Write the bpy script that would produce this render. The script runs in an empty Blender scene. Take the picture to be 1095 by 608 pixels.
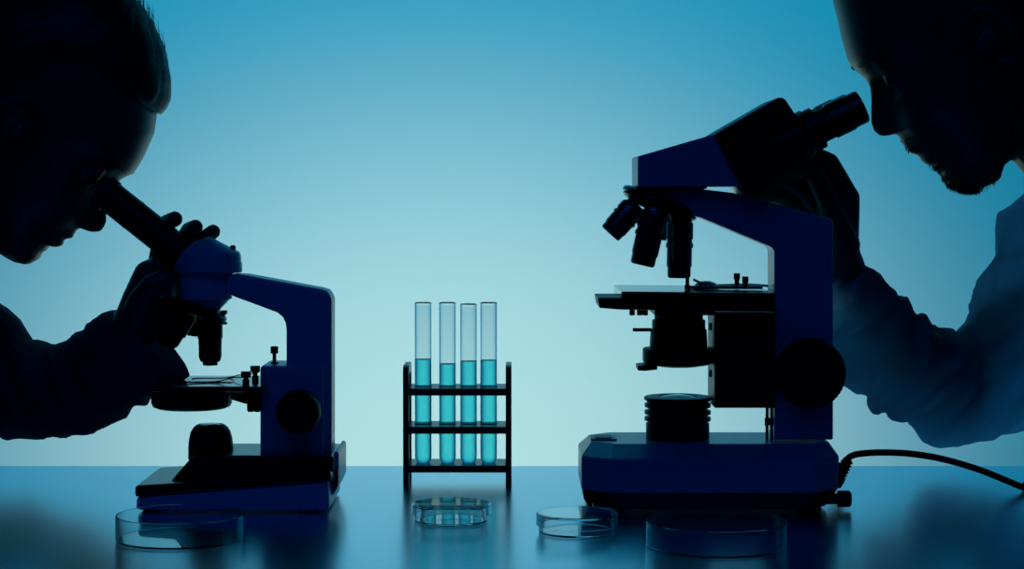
import bpy, bmesh, math, random
import numpy as np
from mathutils import Vector, Matrix, noise
random.seed(7)
S = bpy.context.scene
COL = S.collection
PI = math.pi

# ------------------------------------------------------------------ camera, world, lights, exposure
TOP = 0.75                       # table top height
CAMZ = TOP + 0.29
F = 2170.0                       # focal length in pixels of the 1095 px wide frame
PITCH = math.atan(98 / F)
cam_d = bpy.data.cameras.new('camera'); cam = bpy.data.objects.new('camera', cam_d); COL.objects.link(cam)
cam.location = (0, 0, CAMZ); cam.rotation_euler = (PI / 2 - PITCH, 0, 0)
cam_d.sensor_width = 36; cam_d.lens = F / 1095 * 36; cam_d.clip_start = 0.05
S.camera = cam
S.view_settings.view_transform = 'Standard'; S.view_settings.look = 'None'
S.view_settings.gamma = 1; S.view_settings.use_curve_mapping = False
S.view_settings.exposure = 0.0
S.cycles.max_bounces = 32; S.cycles.transmission_bounces = 32; S.cycles.glossy_bounces = 8
W = bpy.data.worlds.new('world'); S.world = W; W.use_nodes = True
bg = W.node_tree.nodes['Background']; bg.inputs[0].default_value = (0.02, 0.10, 1.0, 1); bg.inputs[1].default_value = 0.004

WALL_Y = 3.9
def light(name, kind, loc, target, energy, color, **kw):
    d = bpy.data.lights.new(name, kind); o = bpy.data.objects.new(name, d); COL.objects.link(o)
    d.energy = energy; d.color = color; o.location = loc
    o.rotation_euler = (Vector(target) - Vector(loc)).to_track_quat('-Z', 'Y').to_euler()
    for k, v in kw.items(): setattr(d, k, v)
    return o
# studio washes low behind the table, plus an added upper one, aimed at the backdrop
o = light('backdrop_spot_white', 'SPOT', (-0.14, 2.55, 0.42), (-0.14, WALL_Y, 0.52), 44, (0.90, 1.0, 0.66), spot_size=math.radians(75), spot_blend=1.0, shadow_soft_size=.08)
o.scale = (1.35, 1, 1)
light('backdrop_wash_blue', 'AREA', (-0.1, 2.5, 0.25), (0.0, WALL_Y, 1.6), 15, (0.0, 0.60, 1.0), shape='RECTANGLE', size=2.4, size_y=0.4)
light('backdrop_wash_upper', 'AREA', (-0.2, 2.75, 1.85), (-0.2, WALL_Y, 1.85), 10, (0.02, 0.62, 1.0), shape='RECTANGLE', size=2.6, size_y=0.4)  # extra unseen wash added higher up to even out the blue
# weak blue studio fill high behind the camera
light('blue_fill', 'AREA', (-0.2, 0.3, 2.5), (0, 1.95, 0.9), 2.2, (0.0, 0.16, 1.0), shape='RECTANGLE', size=2.0, size_y=1.2)

# ------------------------------------------------------------------ helpers
def P(px, py, Y):
    dx, dy = px - 547.5, 304 - py
    d = Vector((dx, dy * math.sin(PITCH) + F * math.cos(PITCH), dy * math.cos(PITCH) - F * math.sin(PITCH)))
    s = Y / d.y
    return Vector((0, 0, CAMZ)) + d * s
def L(px, Y): return px * Y / F           # pixel length -> metres at depth Y

def tag(o, label=None, cat=None, group=None, kind=None):
    if label: o['label'] = label
    if cat: o['category'] = cat
    if group: o['group'] = group
    if kind: o['kind'] = kind
    return o
def wloc(o):
    v = Vector(o.location)
    while o.parent: o = o.parent; v = v + Vector(o.location)
    return v
def thing(name, loc, label, cat, group=None):
    o = bpy.data.objects.new(name, None); COL.objects.link(o); o.location = loc; o.empty_display_size = .05
    return tag(o, label, cat, group)
def obj(name, bm, mat, parent=None, smooth=40, label=None, keep=False):
    """world-space geometry -> one mesh object with its own origin"""
    if isinstance(bm, bmesh.types.BMesh):
        bmesh.ops.recalc_face_normals(bm, faces=bm.faces)
        me = bpy.data.meshes.new(name); bm.to_mesh(me); bm.free()
    else: me = bm; me.name = name
    n = len(me.vertices)
    co = np.empty(n * 3, 'f'); me.vertices.foreach_get('co', co); co = co.reshape(-1, 3)
    c = (co.min(0) + co.max(0)) / 2
    if not keep:
        co -= c; me.vertices.foreach_set('co', co.ravel())
    else: c = np.zeros(3)
    me.materials.clear(); me.materials.append(mat)
    o = bpy.data.objects.new(name, me); COL.objects.link(o)
    base = Vector((0, 0, 0))
    if parent: o.parent = parent; base = wloc(parent)
    o.location = Vector([float(q) for q in c]) - base
    if smooth:
        for p in me.polygons: p.use_smooth = True
        if smooth < 180: me.set_sharp_from_angle(angle=math.radians(smooth))
    me.update()
    if 0 < smooth < 180:
        w = o.modifiers.new('weighted_normal', 'WEIGHTED_NORMAL'); w.keep_sharp = True; w.weight = 100
    if label: o['label'] = label
    return o
def new(): return bmesh.new()
def bev(bm, off, seg=2, ang=25):
    if off <= 0: return
    bmesh.ops.recalc_face_normals(bm, faces=bm.faces)
    es = [e for e in bm.edges if len(e.link_faces) == 2 and e.calc_face_angle(0) > math.radians(ang)]
    bmesh.ops.bevel(bm, geom=es, offset=off, segments=seg, profile=.5, affect='EDGES', clamp_overlap=True)
def merge(dst, src):
    me = bpy.data.meshes.new('t'); src.to_mesh(me); src.free(); dst.from_mesh(me); bpy.data.meshes.remove(me)
def box(bm, x0, x1, y0, y1, z0, z1, b=0, seg=2):
    t = new()
    bmesh.ops.create_cube(t, size=1)
    for v in t.verts:
        v.co = Vector(((x0 + x1) / 2 + v.co.x * (x1 - x0), (y0 + y1) / 2 + v.co.y * (y1 - y0), (z0 + z1) / 2 + v.co.z * (z1 - z0)))
    bev(t, b, seg); merge(bm, t)
def prism(bm, pts, yref, y0, y1, b=.001, seg=2, ang=25):
    """outline measured at depth yref, given real thickness y0..y1"""
    t = new()
    A = [P(x, y, yref) for x, y in pts]
    f = [t.verts.new((p.x, y0, p.z)) for p in A]; k = [t.verts.new((p.x, y1, p.z)) for p in A]
    t.faces.new(f); t.faces.new(k[::-1]); n = len(A)
    for i in range(n): t.faces.new((f[i], k[i], k[(i + 1) % n], f[(i + 1) % n]))
    bev(t, b, seg, ang); merge(bm, t)
def frame_of(axis):
    a = Vector(axis).normalized()
    h = Vector((0, 1, 0)) if abs(a.y) < .9 else Vector((1, 0, 0))
    u = a.cross(h).normalized(); v = a.cross(u).normalized()
    return a, u, v
def lathe(bm, c, axis, prof, n=48, ribs=0, ribamp=0, ribrange=None, close=True):
    """prof: list of (radius, distance along axis)"""
    a, u, v = frame_of(axis); c = Vector(c); rings = []
    for i, (r, t) in enumerate(prof):
        if r <= 1e-6: rings.append([bm.verts.new(c + a * t)]); continue
        ring = []
        for k in range(n):
            th = 2 * PI * k / n; rr = r
            if ribs and (ribrange is None or ribrange[0] <= i <= ribrange[1]): rr = r * (1 + ribamp * (1 if (k % 2) else -1))
            ring.append(bm.verts.new(c + a * t + (u * math.cos(th) + v * math.sin(th)) * rr))
        rings.append(ring)
    for A, B in zip(rings[:-1], rings[1:]):
        if len(A) == 1 and len(B) == 1: continue
        for k in range(n):
            k2 = (k + 1) % n
            if len(A) == 1: bm.faces.new((A[0], B[k2], B[k]))
            elif len(B) == 1: bm.faces.new((A[k], A[k2], B[0]))
            else: bm.faces.new((A[k], A[k2], B[k2], B[k]))
    if close:
        if len(rings[0]) > 1: bm.faces.new(rings[0])
        if len(rings[-1]) > 1: bm.faces.new(rings[-1][::-1])
def vlathe(bm, cx, Y, prof, n=48, **k):
    """vertical turned part: prof of (half width px, py) at depth Y"""
    c = P(cx, prof[0][1], Y)
    lathe(bm, c, (0, 0, 1), [(L(r, Y), P(cx, y, Y).z - c.z) for r, y in prof], n, **k)
def alathe(bm, p0, p1, Y, prof, n=40, **k):
    """turned part along an axis between two points; prof of (radius px, distance px)"""
    A, B = P(*p0, Y), P(*p1, Y)
    lathe(bm, A, B - A, [(L(r, Y), L(t, Y)) for r, t in prof], n, **k)
def tubepath(bm, pts, r, n=10, sub=6, rs=None):
    pts = [Vector(p) for p in pts]; C = []; R = []
    m = len(pts)
    for i in range(m - 1):
        p0, p1, p2, p3 = pts[max(i - 1, 0)], pts[i], pts[i + 1], pts[min(i + 2, m - 1)]
        for k in range(sub):
            t = k / sub
            C.append(.5 * ((2 * p1) + (p2 - p0) * t + (2 * p0 - 5 * p1 + 4 * p2 - p3) * t * t + (3 * p1 - p0 - 3 * p2 + p3) * t ** 3))
            R.append(r if rs is None else rs[i] * (1 - t) + rs[i + 1] * t)
    C.append(pts[-1]); R.append(r if rs is None else rs[-1])
    prev = None; rings = []
    for i, c in enumerate(C):
        d = (C[min(i + 1, len(C) - 1)] - C[max(i - 1, 0)]).normalized()
        if prev is None: u = d.cross(Vector((0.13, .9, .4))).normalized()
        else: u = (prev - d * prev.dot(d)).normalized()
        prev = u; v = d.cross(u)
        rings.append([bm.verts.new(c + (u * math.cos(2 * PI * k / n) + v * math.sin(2 * PI * k / n)) * R[i]) for k in range(n)])
    for A, B in zip(rings[:-1], rings[1:]):
        for k in range(n): bm.faces.new((A[k], A[(k + 1) % n], B[(k + 1) % n], B[k]))
    bm.faces.new(rings[0]); bm.faces.new(rings[-1][::-1])
def hull(bm, pts, b=0):
    t = new(); vs = [t.verts.new(p) for p in pts]
    r = bmesh.ops.convex_hull(t, input=vs)
    bmesh.ops.delete(t, geom=[g for g in set(r['geom_interior']) | set(r['geom_unused']) if isinstance(g, bmesh.types.BMVert)], context='VERTS')
    bmesh.ops.dissolve_limit(t, angle_limit=.02, verts=t.verts, edges=t.edges)
    bev(t, b, 2, 30); merge(bm, t)
def ball(bm, c, r, sub=3, sc=(1, 1, 1)):
    m = Matrix.Translation(Vector(c)) @ Matrix.Diagonal((sc[0], sc[1], sc[2], 1))
    bmesh.ops.create_icosphere(bm, subdivisions=sub, radius=r, matrix=m)
def cap(bm, a, b, ra, rb):
    a, b = Vector(a), Vector(b)
    ball(bm, a, ra, 3); ball(bm, b, rb, 3)
    if (b - a).length > 1e-5: lathe(bm, a, b - a, [(ra, 0), (rb, (b - a).length)], 24)
def remesh(bm, voxel, it=6, fac=.5):
    me = bpy.data.meshes.new('t'); bmesh.ops.recalc_face_normals(bm, faces=bm.faces); bm.to_mesh(me); bm.free()
    o = bpy.data.objects.new('t', me); COL.objects.link(o)
    m = o.modifiers.new('r', 'REMESH'); m.mode = 'VOXEL'; m.voxel_size = voxel; m.use_smooth_shade = True
    if it: s = o.modifiers.new('s', 'SMOOTH'); s.iterations = it; s.factor = fac
    bpy.context.view_layer.update(); dg = bpy.context.evaluated_depsgraph_get()
    r = bpy.data.meshes.new_from_object(o.evaluated_get(dg)); bpy.data.objects.remove(o); bpy.data.meshes.remove(me)
    return r

# ------------------------------------------------------------------ materials
def mat(name, col, rough=.5, metal=0, bump=0, bscale=200, spec=.5, var=0, vscale=8, trans=0, ior=1.5, transl=None, tcol=None, sheen=0, coat=0):
    m = bpy.data.materials.new(name); m.use_nodes = True; nt = m.node_tree; N = nt.nodes; K = nt.links
    p = N['Principled BSDF']; p.inputs['Base Color'].default_value = (*col, 1); p.inputs['Roughness'].default_value = rough
    p.inputs['Metallic'].default_value = metal; p.inputs['Specular IOR Level'].default_value = spec; p.inputs['IOR'].default_value = ior
    p.inputs['Transmission Weight'].default_value = trans; p.inputs['Coat Weight'].default_value = coat
    p.inputs['Sheen Weight'].default_value = sheen
    tc = N.new('ShaderNodeTexCoord')
    if var:
        n = N.new('ShaderNodeTexNoise'); n.inputs['Scale'].default_value = vscale; n.inputs['Detail'].default_value = 5; K.new(tc.outputs['Object'], n.inputs['Vector'])
        r = N.new('ShaderNodeMapRange'); r.inputs['To Min'].default_value = 1 - var; r.inputs['To Max'].default_value = 1 + var; K.new(n.outputs['Fac'], r.inputs['Value'])
        mx = N.new('ShaderNodeVectorMath'); mx.operation = 'SCALE'; mx.inputs[0].default_value = col; K.new(r.outputs['Result'], mx.inputs['Scale']); K.new(mx.outputs[0], p.inputs['Base Color'])
    if bump:
        n2 = N.new('ShaderNodeTexNoise'); n2.inputs['Scale'].default_value = bscale; n2.inputs['Detail'].default_value = 4; K.new(tc.outputs['Object'], n2.inputs['Vector'])
        b = N.new('ShaderNodeBump'); b.inputs['Strength'].default_value = bump; b.inputs['Distance'].default_value = .001; K.new(n2.outputs['Fac'], b.inputs['Height']); K.new(b.outputs[0], p.inputs['Normal'])
    if transl:
        t = N.new('ShaderNodeBsdfTranslucent'); t.inputs[0].default_value = (*(tcol or col), 1)
        mix = N.new('ShaderNodeMixShader'); mix.inputs[0].default_value = transl
        K.new(p.outputs[0], mix.inputs[1]); K.new(t.outputs[0], mix.inputs[2]); K.new(mix.outputs[0], N['Material Output'].inputs[0])
        if bump: K.new(b.outputs[0], t.inputs['Normal'])
    return m
M = {}
M['wall'] = mat('matte_backdrop_paint', (.78, .78, .78), .9, bump=.05, bscale=60)
M['floor'] = mat('dark_floor', (.05, .055, .07), .5, var=.2)
M['table'] = mat('blue_tinted_polished_metal', (.50, .80, .95), .23, metal=1, bump=.01, bscale=900)
M['stage'] = mat('polished_black_stage', (.006, .006, .008), .09, spec=.6)
M['paint'] = mat('pale_blue_enamel', (.50, .60, .85), .32, bump=.06, bscale=1500, var=.03)
M['paint_r'] = mat('blue_white_enamel', (.36, .42, .66), .3, bump=.06, bscale=1500, var=.03)
M['black'] = mat('black_plastic', (.006, .006, .007), .42, spec=.35, bump=.08, bscale=1200)
M['gloss'] = mat('black_lacquer', (.005, .005, .007), .25)
M['barrel'] = mat('blackened_metal', (.16, .18, .22), .28, metal=1)
M['rubber'] = mat('black_rubber', (.012, .012, .013), .7, bump=.1, bscale=800)
M['steel'] = mat('dark_steel', (.25, .27, .3), .3, metal=1)
M['chrome'] = mat('chrome', (.6, .62, .65), .15, metal=1)
M['glass'] = mat('clear_glass', (.985, .998, 1.0), 0.0, trans=1, ior=1.47)
M['lens'] = mat('lens_glass', (.8, .9, .95), .05, trans=1, ior=1.5)
M['acrylic'] = mat('rack_acrylic', (.01, .018, .045), .3)
M['liquid'] = mat('teal_solution', (.12, .84, .88), 0.0, trans=1, ior=1.34)
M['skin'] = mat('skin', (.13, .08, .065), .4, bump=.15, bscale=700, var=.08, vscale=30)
M['hair_w'] = mat('dark_brown_hair', (.02, .012, .009), .45, bump=.5, bscale=500)
M['hair_m'] = mat('black_hair', (.012, .009, .008), .5, bump=.5, bscale=500)
M['coat_w'] = mat('navy_cloth', (.03, .045, .12), .8, bump=.3, bscale=900, transl=.25)
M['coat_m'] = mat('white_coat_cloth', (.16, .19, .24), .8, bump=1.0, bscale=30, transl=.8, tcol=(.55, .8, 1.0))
M['trousers'] = mat('dark_trousers', (.02, .02, .03), .8)
M['eye'] = mat('eye_white', (.6, .6, .6), .15)
M['iris'] = mat('iris', (.05, .03, .02), .1)
M['label_grey'] = mat('grey_panel', (.45, .48, .52), .4)

# ------------------------------------------------------------------ setting
bm = new(); box(bm, -3.5, 3.5, WALL_Y, WALL_Y + .1, 0, 3.2); tag(obj('wall_back', bm, M['wall'], smooth=0), kind='structure')
bm = new(); box(bm, -3.5, 3.5, -1.5, WALL_Y, -.05, 0); tag(obj('floor', bm, M['floor'], smooth=0), kind='structure')

# ------------------------------------------------------------------ table
TB = 0.29 / 0.135 + .0
t = thing('lab_table', (0, 1.75, 0), 'wide dark glossy table with the microscopes and glassware on it', 'table')
bm = new(); box(bm, -.63, .66, 1.38, TB, TOP - .03, TOP, .0015); obj('tabletop', bm, M['table'], t, 0)
for sx in (-.56, .59):
    for sy in (1.44, TB - .06):
        bm = new(); box(bm, sx - .02, sx + .02, sy - .02, sy + .02, 0, TOP - .03, .003); obj('leg', bm, M['black'], t)
bm = new(); box(bm, -.54, .57, TB - .07, TB - .05, TOP - .09, TOP - .03, .001); obj('apron', bm, M['black'], t)

# ------------------------------------------------------------------ left microscope (monocular)
YC = 1.90
tl = thing('microscope', (P(300, 540, YC).x, YC, TOP), 'small blue microscope with one slanted eyepiece, used by the left person', 'microscope')
bm = new(); prism(bm, [(145, 546), (146, 531), (351, 514), (352, 546)], 1.83, 1.83, 1.95, .003); obj('base', bm, M['paint'], tl)
bm = new(); prism(bm, [(144.5, 531), (144.5, 519), (354, 504), (355, 514.5)], 1.83, 1.828, 1.952, .0025)
prism(bm, [(181, 516), (206, 487), (357, 487), (357, 512)], 1.845, 1.845, 1.938, .003)
obj('base_cover', bm, M['gloss'], tl)
bm = new(); prism(bm, [(350, 500), (358, 482), (362, 484), (362, 518), (357, 529), (350, 532)], 1.86, 1.862, 1.948, .002)
obj('rear_housing', bm, M['paint'], tl)
bm = new(); prism(bm, [(356, 505), (360, 505), (360, 521), (356, 524)], 1.845, 1.856, 1.864, .001); obj('power_switch', bm, M['black'], tl)
zt = TOP
for px, y in ((162, 1.845), (330, 1.845), (162, 1.935), (330, 1.935)):
    c = P(px, 546, y); bm = new(); lathe(bm, (c.x, y, zt), (0, 0, 1), [(.008, 0), (.0095, .001), (.0095, .008)], 24); obj('rubber_foot', bm, M['rubber'], tl)
bm = new(); prism(bm, [(278, 391), (346, 391), (346, 489), (278, 489)], 1.868, 1.868, 1.932, .003); obj('focus_housing', bm, M['paint'], tl)
arm = [(244, 293), (262, 294), (343, 309), (349, 311), (353, 315), (354.5, 321), (354.5, 492), (306, 492), (306, 352), (305, 345), (302, 339), (296, 334), (250, 317), (240, 312)]
bm = new(); prism(bm, arm, 1.88, 1.879, 1.921, .004, 3, 30); obj('arm', bm, M['paint'], tl)
for s in (-1, 1):
    bm = new(); c = P(319, 440, 1.85); c.y = 1.868 if s < 0 else 1.932
    lathe(bm, c, (0, s, 0), [(.012, 0), (.012, .006), (.0195, .007), (.0203, .010), (.0203, .024), (.0192, .027), (.013, .0275), (.012, .034), (.0, .034)], 96, ribs=1, ribamp=.012, ribrange=(3, 4))
    obj('focus_knob', bm, M['black'], tl)
bm = new(); vlathe(bm, 225.5, YC - .005, [(24.2, 490), (23.8, 478), (22.8, 468), (21, 461), (18.5, 456.5), (15, 453.8), (13.5, 453.2), (12.5, 454.4), (0, 454.4)], 72, ribs=1, ribamp=.01, ribrange=(1, 3)); il = obj('illuminator', bm, M['black'], tl)
bm = new(); vlathe(bm, 225.5, YC - .005, [(12, 454.3), (9, 453), (0, 452.4)], 32); obj('lens', bm, M['lens'], il)
# stage
bm = new(); prism(bm, [(163, 413), (283, 413), (283, 419), (163, 419)], 1.84, 1.84, 1.95, .001); st = obj('stage', bm, M['stage'], tl)
bm = new(); vlathe(bm, 205, YC, [(43, 414.5), (43, 430), (41, 434), (36, 436), (0, 436.5)], 64); obj('stage_disc', bm, M['black'], tl)
bm = new(); prism(bm, [(246, 416), (283, 416), (283, 433), (262, 432), (246, 427)], 1.87, 1.872, 1.925, .001)
for px in (268, 275): vlathe(bm, px, 1.87, [(4, 432), (4, 438), (3, 440), (0, 440)], 20)
obj('stage_bracket', bm, M['black'], tl)
SZ = P(200, 413, 1.84).z   # stage top
for (px, y, top) in ((263, 1.865, 397), (273, 1.90, 391)):
    bm = new(); c = P(px, 405, y); h = P(px, top, y).z
    lathe(bm, (c.x, y, SZ), (0, 0, 1), [(.0032, 0), (.0032, .004), (.0022, .0045), (.0022, .007), (.0034, .0072), (.0034, .010), (.0022, .0102), (.0022, h - SZ - .006), (.0046, h - SZ - .0055), (.0046, h - SZ), (0, h - SZ)], 24)
    sc = obj('clip_screw', bm, M['black'], tl)
    bm = new(); e = P(196 if y < 1.88 else 206, 400, y + .006)
    tubepath(bm, [(c.x, y, SZ + .006), (c.x - .012, y + .003, SZ + .0055), ((c.x + e.x) / 2, y + .012, SZ + .0012), (e.x + .006, y + .008, SZ + .0012), (e.x, y + .003, SZ + .0014)], .0006, 8)
    obj('stage_clip', bm, M['chrome'], tl)
bm = new(); vlathe(bm, 293.5, 1.895, [(4, 391), (4, 387), (2, 386.5), (2, 378), (4, 377.5), (4.3, 371), (3.5, 370), (0, 370)], 24); obj('stop_screw', bm, M['black'], tl)
# head
def ring_pts(c, axis, r, n=40):
    a, u, v = frame_of(axis); return [Vector(c) + (u * math.cos(2 * PI * k / n) + v * math.sin(2 * PI * k / n)) * r for k in range(n)]
bm = new(); vlathe(bm, 224, YC, [(34, 291), (34.8, 290), (34.8, 281), (34, 280.5), (33.4, 272), (30, 268), (0, 268)], 64)
ax = (P(205, 281, YC) - P(108, 204, YC)).normalized()
hull(bm, ring_pts(P(224, 279, YC), (0, 0, 1), L(33.4, YC)) + ring_pts(P(224, 269.5, YC), (0, 0, 1), L(32.4, YC)) + ring_pts(P(211, 270, YC), ax, L(22, YC)) + ring_pts(P(198, 273, YC), ax, L(21, YC)), .0008)
hh = obj('head_housing', bm, M['paint'], tl, 35)
bm = new(); vlathe(bm, 249, YC + .0, [(3, 267), (3, 263), (2, 262), (0, 262)], 20); obj('lock_screw', bm, M['black'], tl)
bm = new(); vlathe(bm, 220, YC, [(28, 319), (28, 293), (30, 292.5), (30, 290.5)], 64); vlathe(bm, 220, YC, [(14, 333), (16, 330), (27.8, 318), (27.8, 316)], 64)
obj('head_mount', bm, M['paint'], tl)
bm = new(); alathe(bm, (207, 281), (110, 204), YC, [(17, 0), (17, 80), (17.3, 81), (17.3, 84), (17, 85), (17, 112), (18.5, 113), (18.5, 124), (17, 126), (13, 126.5), (12, 123), (0, 123)], 48); obj('eyepiece_tube', bm, M['black'], tl)
bm = new(); alathe(bm, (216, 322), (203.6, 354), YC, [(14, 0), (22, 2), (28, 5), (31.5, 8), (32, 12), (30, 13.5), (0, 13.5)], 48); nose = obj('nosepiece', bm, M['gloss'], tl)
bm = new(); vlathe(bm, 224.5, YC, [(10, 340), (12, 344), (13.4, 345), (13.4, 361), (12.5, 362), (12.5, 367), (12.2, 368), (12.2, 381), (10.5, 386), (8, 387), (8, 390), (5, 390.5), (0, 390.5)], 40); obj('objective_lens', bm, M['black'], tl)
bm = new(); alathe(bm, (200, 332), (177, 369), YC, [(12, 0), (12.5, 3), (13.5, 4), (13.5, 26), (12, 27), (12, 38), (9, 43), (6, 45), (0, 45)], 40); obj('objective_lens', bm, M['black'], tl)
bm = new(); alathe(bm, (206, 336), (200, 360), YC + .02, [(12, 0), (12.5, 3), (12.5, 18), (10, 22), (0, 23)], 40); obj('objective_lens', bm, M['black'], tl)
bm = new(); prism(bm, [(236, 332), (242, 332), (242, 336), (240, 336), (240, 345), (242, 345), (242, 347), (237, 347)], 1.895, 1.896, 1.904, .0004); obj('click_stop', bm, M['black'], tl)
# specimen slide on its stage
bm = new(); a = P(200, 407, 1.875); b = P(247, 407, 1.875); box(bm, a.x, b.x, 1.876, 1.902, SZ + .0, SZ + .0011, .0002)
tag(obj('specimen_slide', bm, M['glass']), 'thin glass slide clipped on the stage of the left microscope', 'slide')

# ------------------------------------------------------------------ right microscope (binocular)
tr = thing('microscope', (P(760, 540, YC).x, YC, TOP), 'large dark blue microscope with binocular eyepieces and power cable, used by the bearded man', 'microscope')
def octa(x0, x1, y0, y1, c, z): return [(x0 + c, y0, z), (x1 - c, y0, z), (x1, y0 + c, z), (x1, y1 - c, z), (x1 - c, y1, z), (x0 + c, y1, z), (x0, y1 - c, z), (x0, y0 + c, z)]
def loft(bm, rings):
    R = [[bm.verts.new(p) for p in r] for r in rings]
    for A, B in zip(R[:-1], R[1:]):
        n = len(A)
        for k in range(n): bm.faces.new((A[k], A[(k + 1) % n], B[(k + 1) % n], B[k]))
    bm.faces.new(R[0][::-1]); bm.faces.new(R[-1])
BX0, BX1 = P(621.5, 500, 1.86).x, P(896, 500, 1.86).x
z0, z1, z2 = P(700, 527, 1.83).z, P(700, 491, 1.83).z, P(700, 491, 1.83).z + .0105
BY0, BY1 = 1.828, 1.972
bm = new(); loft(bm, [octa(BX0, BX1, BY0, BY1, .026, z0), octa(BX0, BX1, BY0, BY1, .026, z1), octa(BX0 + .010, BX1 - .006, BY0 + .032, BY1 - .020, .020, z2)]); bev(bm, .0012, 2)
obj('base', bm, M['paint_r'], tr, 12)
bm = new(); loft(bm, [octa(BX0 + .012, BX1 - .012, BY0 + .008, BY1 - .008, .02, TOP + .0022), octa(BX0 + .004, BX1 - .002, BY0 + .002, BY1 - .002, .02, z0 + .0)]); bev(bm, .001, 2)
obj('base_skirt', bm, M['black'], tr, 30)
for px in (655, 865):
    for y in (1.85, 1.945):
        c = P(px, 540, y); bm = new(); lathe(bm, (c.x, y, TOP), (0, 0, 1), [(.009, 0), (.011, .001), (.011, .0065)], 24); obj('rubber_foot', bm, M['rubber'], tr)
bm = new(); prism(bm, [(622, 513), (633, 513), (633, 541), (629, 541), (624, 532)], 1.86, 1.853, 1.90, .001); obj('side_latch', bm, M['black'], tr)
# top-left switch plate
c = P(640, 464, 1.90)
bm = new(); box(bm, BX0 + .010, BX0 + .034, 1.885, 1.915, z2, z2 + .0015, .0005); pl = obj('switch_plate', bm, M['label_grey'], tr)
bm = new(); box(bm, BX0 + .0145, BX0 + .0295, 1.8885, 1.9115, z2 + .0015, z2 + .0025, .0004); obj('switch', bm, M['black'], pl)
bm = new(); c = P(893, 533, 1.85); lathe(bm, (BX1 - .012, 1.85, c.z), (1, 0, 0), [(.005, 0), (.005, .010), (.0075, .0105), (.0075, .021), (.006, .0225), (0, .0225)], 32, ribs=1, ribamp=.02, ribrange=(2, 3)); obj('dimmer_knob', bm, M['black'], tr)
# light collar
bm = new(); vlathe(bm, 724.5, YC, [(34, 470), (34, 452), (32, 451.5), (32, 449.5), (35.5, 449), (35.5, 445.5), (32, 445), (32, 442.5), (35.5, 442), (35.5, 438.5), (32, 438), (32, 435), (35.5, 434.5), (35.5, 431), (33, 430.5), (33, 428.5), (36, 427), (36.3, 424.5), (35, 423.5), (22, 423), (20, 424.5), (0, 424.5)], 72); il = obj('illuminator', bm, M['black'], tr)
bm = new(); vlathe(bm, 724.5, YC, [(20, 424.6), (15, 423), (8, 422), (0, 421.7)], 40); obj('lens', bm, M['lens'], il)
# column and arm
AY0, AY1 = 1.875, 1.925
arm = [(700, 203), (750, 202), (784, 206), (889, 234), (891, 237), (891, 470), (828, 470), (828, 268), (825, 264), (746, 231), (735, 226), (700, 222)]
bm = new(); prism(bm, arm, AY0, AY0, AY1, .0016, 2); obj('arm', bm, M['paint_r'], tr, 30)
for s in (-1, 1):
    c = P(869, 400.5, 1.845); y = AY0 if s < 0 else AY1
    bm = new(); lathe(bm, (c.x, y, c.z), (0, s, 0), [(.018, 0), (.018, .004), (.031, .0045), (.0325, .007), (.0325, .018), (.0315, .020), (.024, .0205), (.0235, .022), (.0, .022)], 96, ribs=1, ribamp=.008, ribrange=(3, 4)); k = obj('coarse_focus_knob', bm, M['black'], tr)
    bm = new(); lathe(bm, (c.x, y + s * .022, c.z), (0, s, 0), [(.0195, 0), (.0205, .001), (.0205, .013), (.019, .0145), (.008, .0145), (.007, .0135), (0, .0135)], 72, ribs=1, ribamp=.012, ribrange=(1, 2)); obj('fine_focus_knob', bm, M['gloss'], k)
bm = new(); prism(bm, [(764, 334), (829, 334), (829, 436), (764, 436)], 1.868, 1.868, 1.932, .001)
for py in (345, 395): vlathe(bm, 762, 1.90, [(3, py + 8), (4, py + 7), (4, py + 1), (3, py)], 16)
obj('stage_carriage', bm, M['black'], tr)
bm = new()
for px in (820, 825): vlathe(bm, px, 1.89, [(1.6, 472), (1.6, 455), (2.6, 454), (2.6, 447), (1.6, 446), (1.6, 433)], 16)
obj('rack_rod', bm, M['steel'], tr)
# stage
bm = new(); prism(bm, [(664.5, 311.5), (829, 313), (829, 333), (664.5, 331)], 1.83, 1.83, 1.965, .0008); obj('stage', bm, M['stage'], tr)
bm = new(); prism(bm, [(639, 318), (666, 318), (666, 331), (641, 329)], 1.855, 1.853, 1.93, .0008); obj('stage_rail', bm, M['black'], tr)
S2 = P(700, 312, 1.83).z
bm = new(); prism(bm, [(700, 329), (765, 331), (765, 337), (700, 337)], 1.86, 1.86, 1.94, .0006)
for px in (676, 684, 690): vlathe(bm, px, 1.86, [(2.6, 337), (3, 336), (3, 330)], 14)
obj('slide_holder_mount', bm, M['black'], tr)
bm = new(); box(bm, P(735, 300, 1.89).x, P(815, 300, 1.89).x, 1.885, 1.893, S2, S2 + .003, .0004)
tubepath(bm, [P(742, 299, 1.885) + Vector((0, 0, 0)), (P(760, 300, 1.9).x, 1.90, S2 + .003), (P(800, 300, 1.9).x, 1.91, S2 + .003), (P(822, 300, 1.9).x, 1.905, S2 + .002)], .0012, 8)
obj('slide_holder', bm, M['steel'], tr)
bm = new(); c = P(735, 300, 1.875); lathe(bm, (c.x, 1.875, S2), (0, 0, 1), [(.0026, 0), (.0026, .004), (.0018, .0045), (.0018, .012), (.0026, .0125), (.0026, .016), (0, .016)], 20); obj('holder_lever', bm, M['black'], tr)
bm = new(); c = P(755, 300, 1.90); lathe(bm, (c.x, 1.90, S2), (0, 0, 1), [(.012, .0), (.012, .002), (.009, .005), (.004, .0068), (0, .007)], 32); obj('holder_cap', bm, M['steel'], tr)
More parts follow.
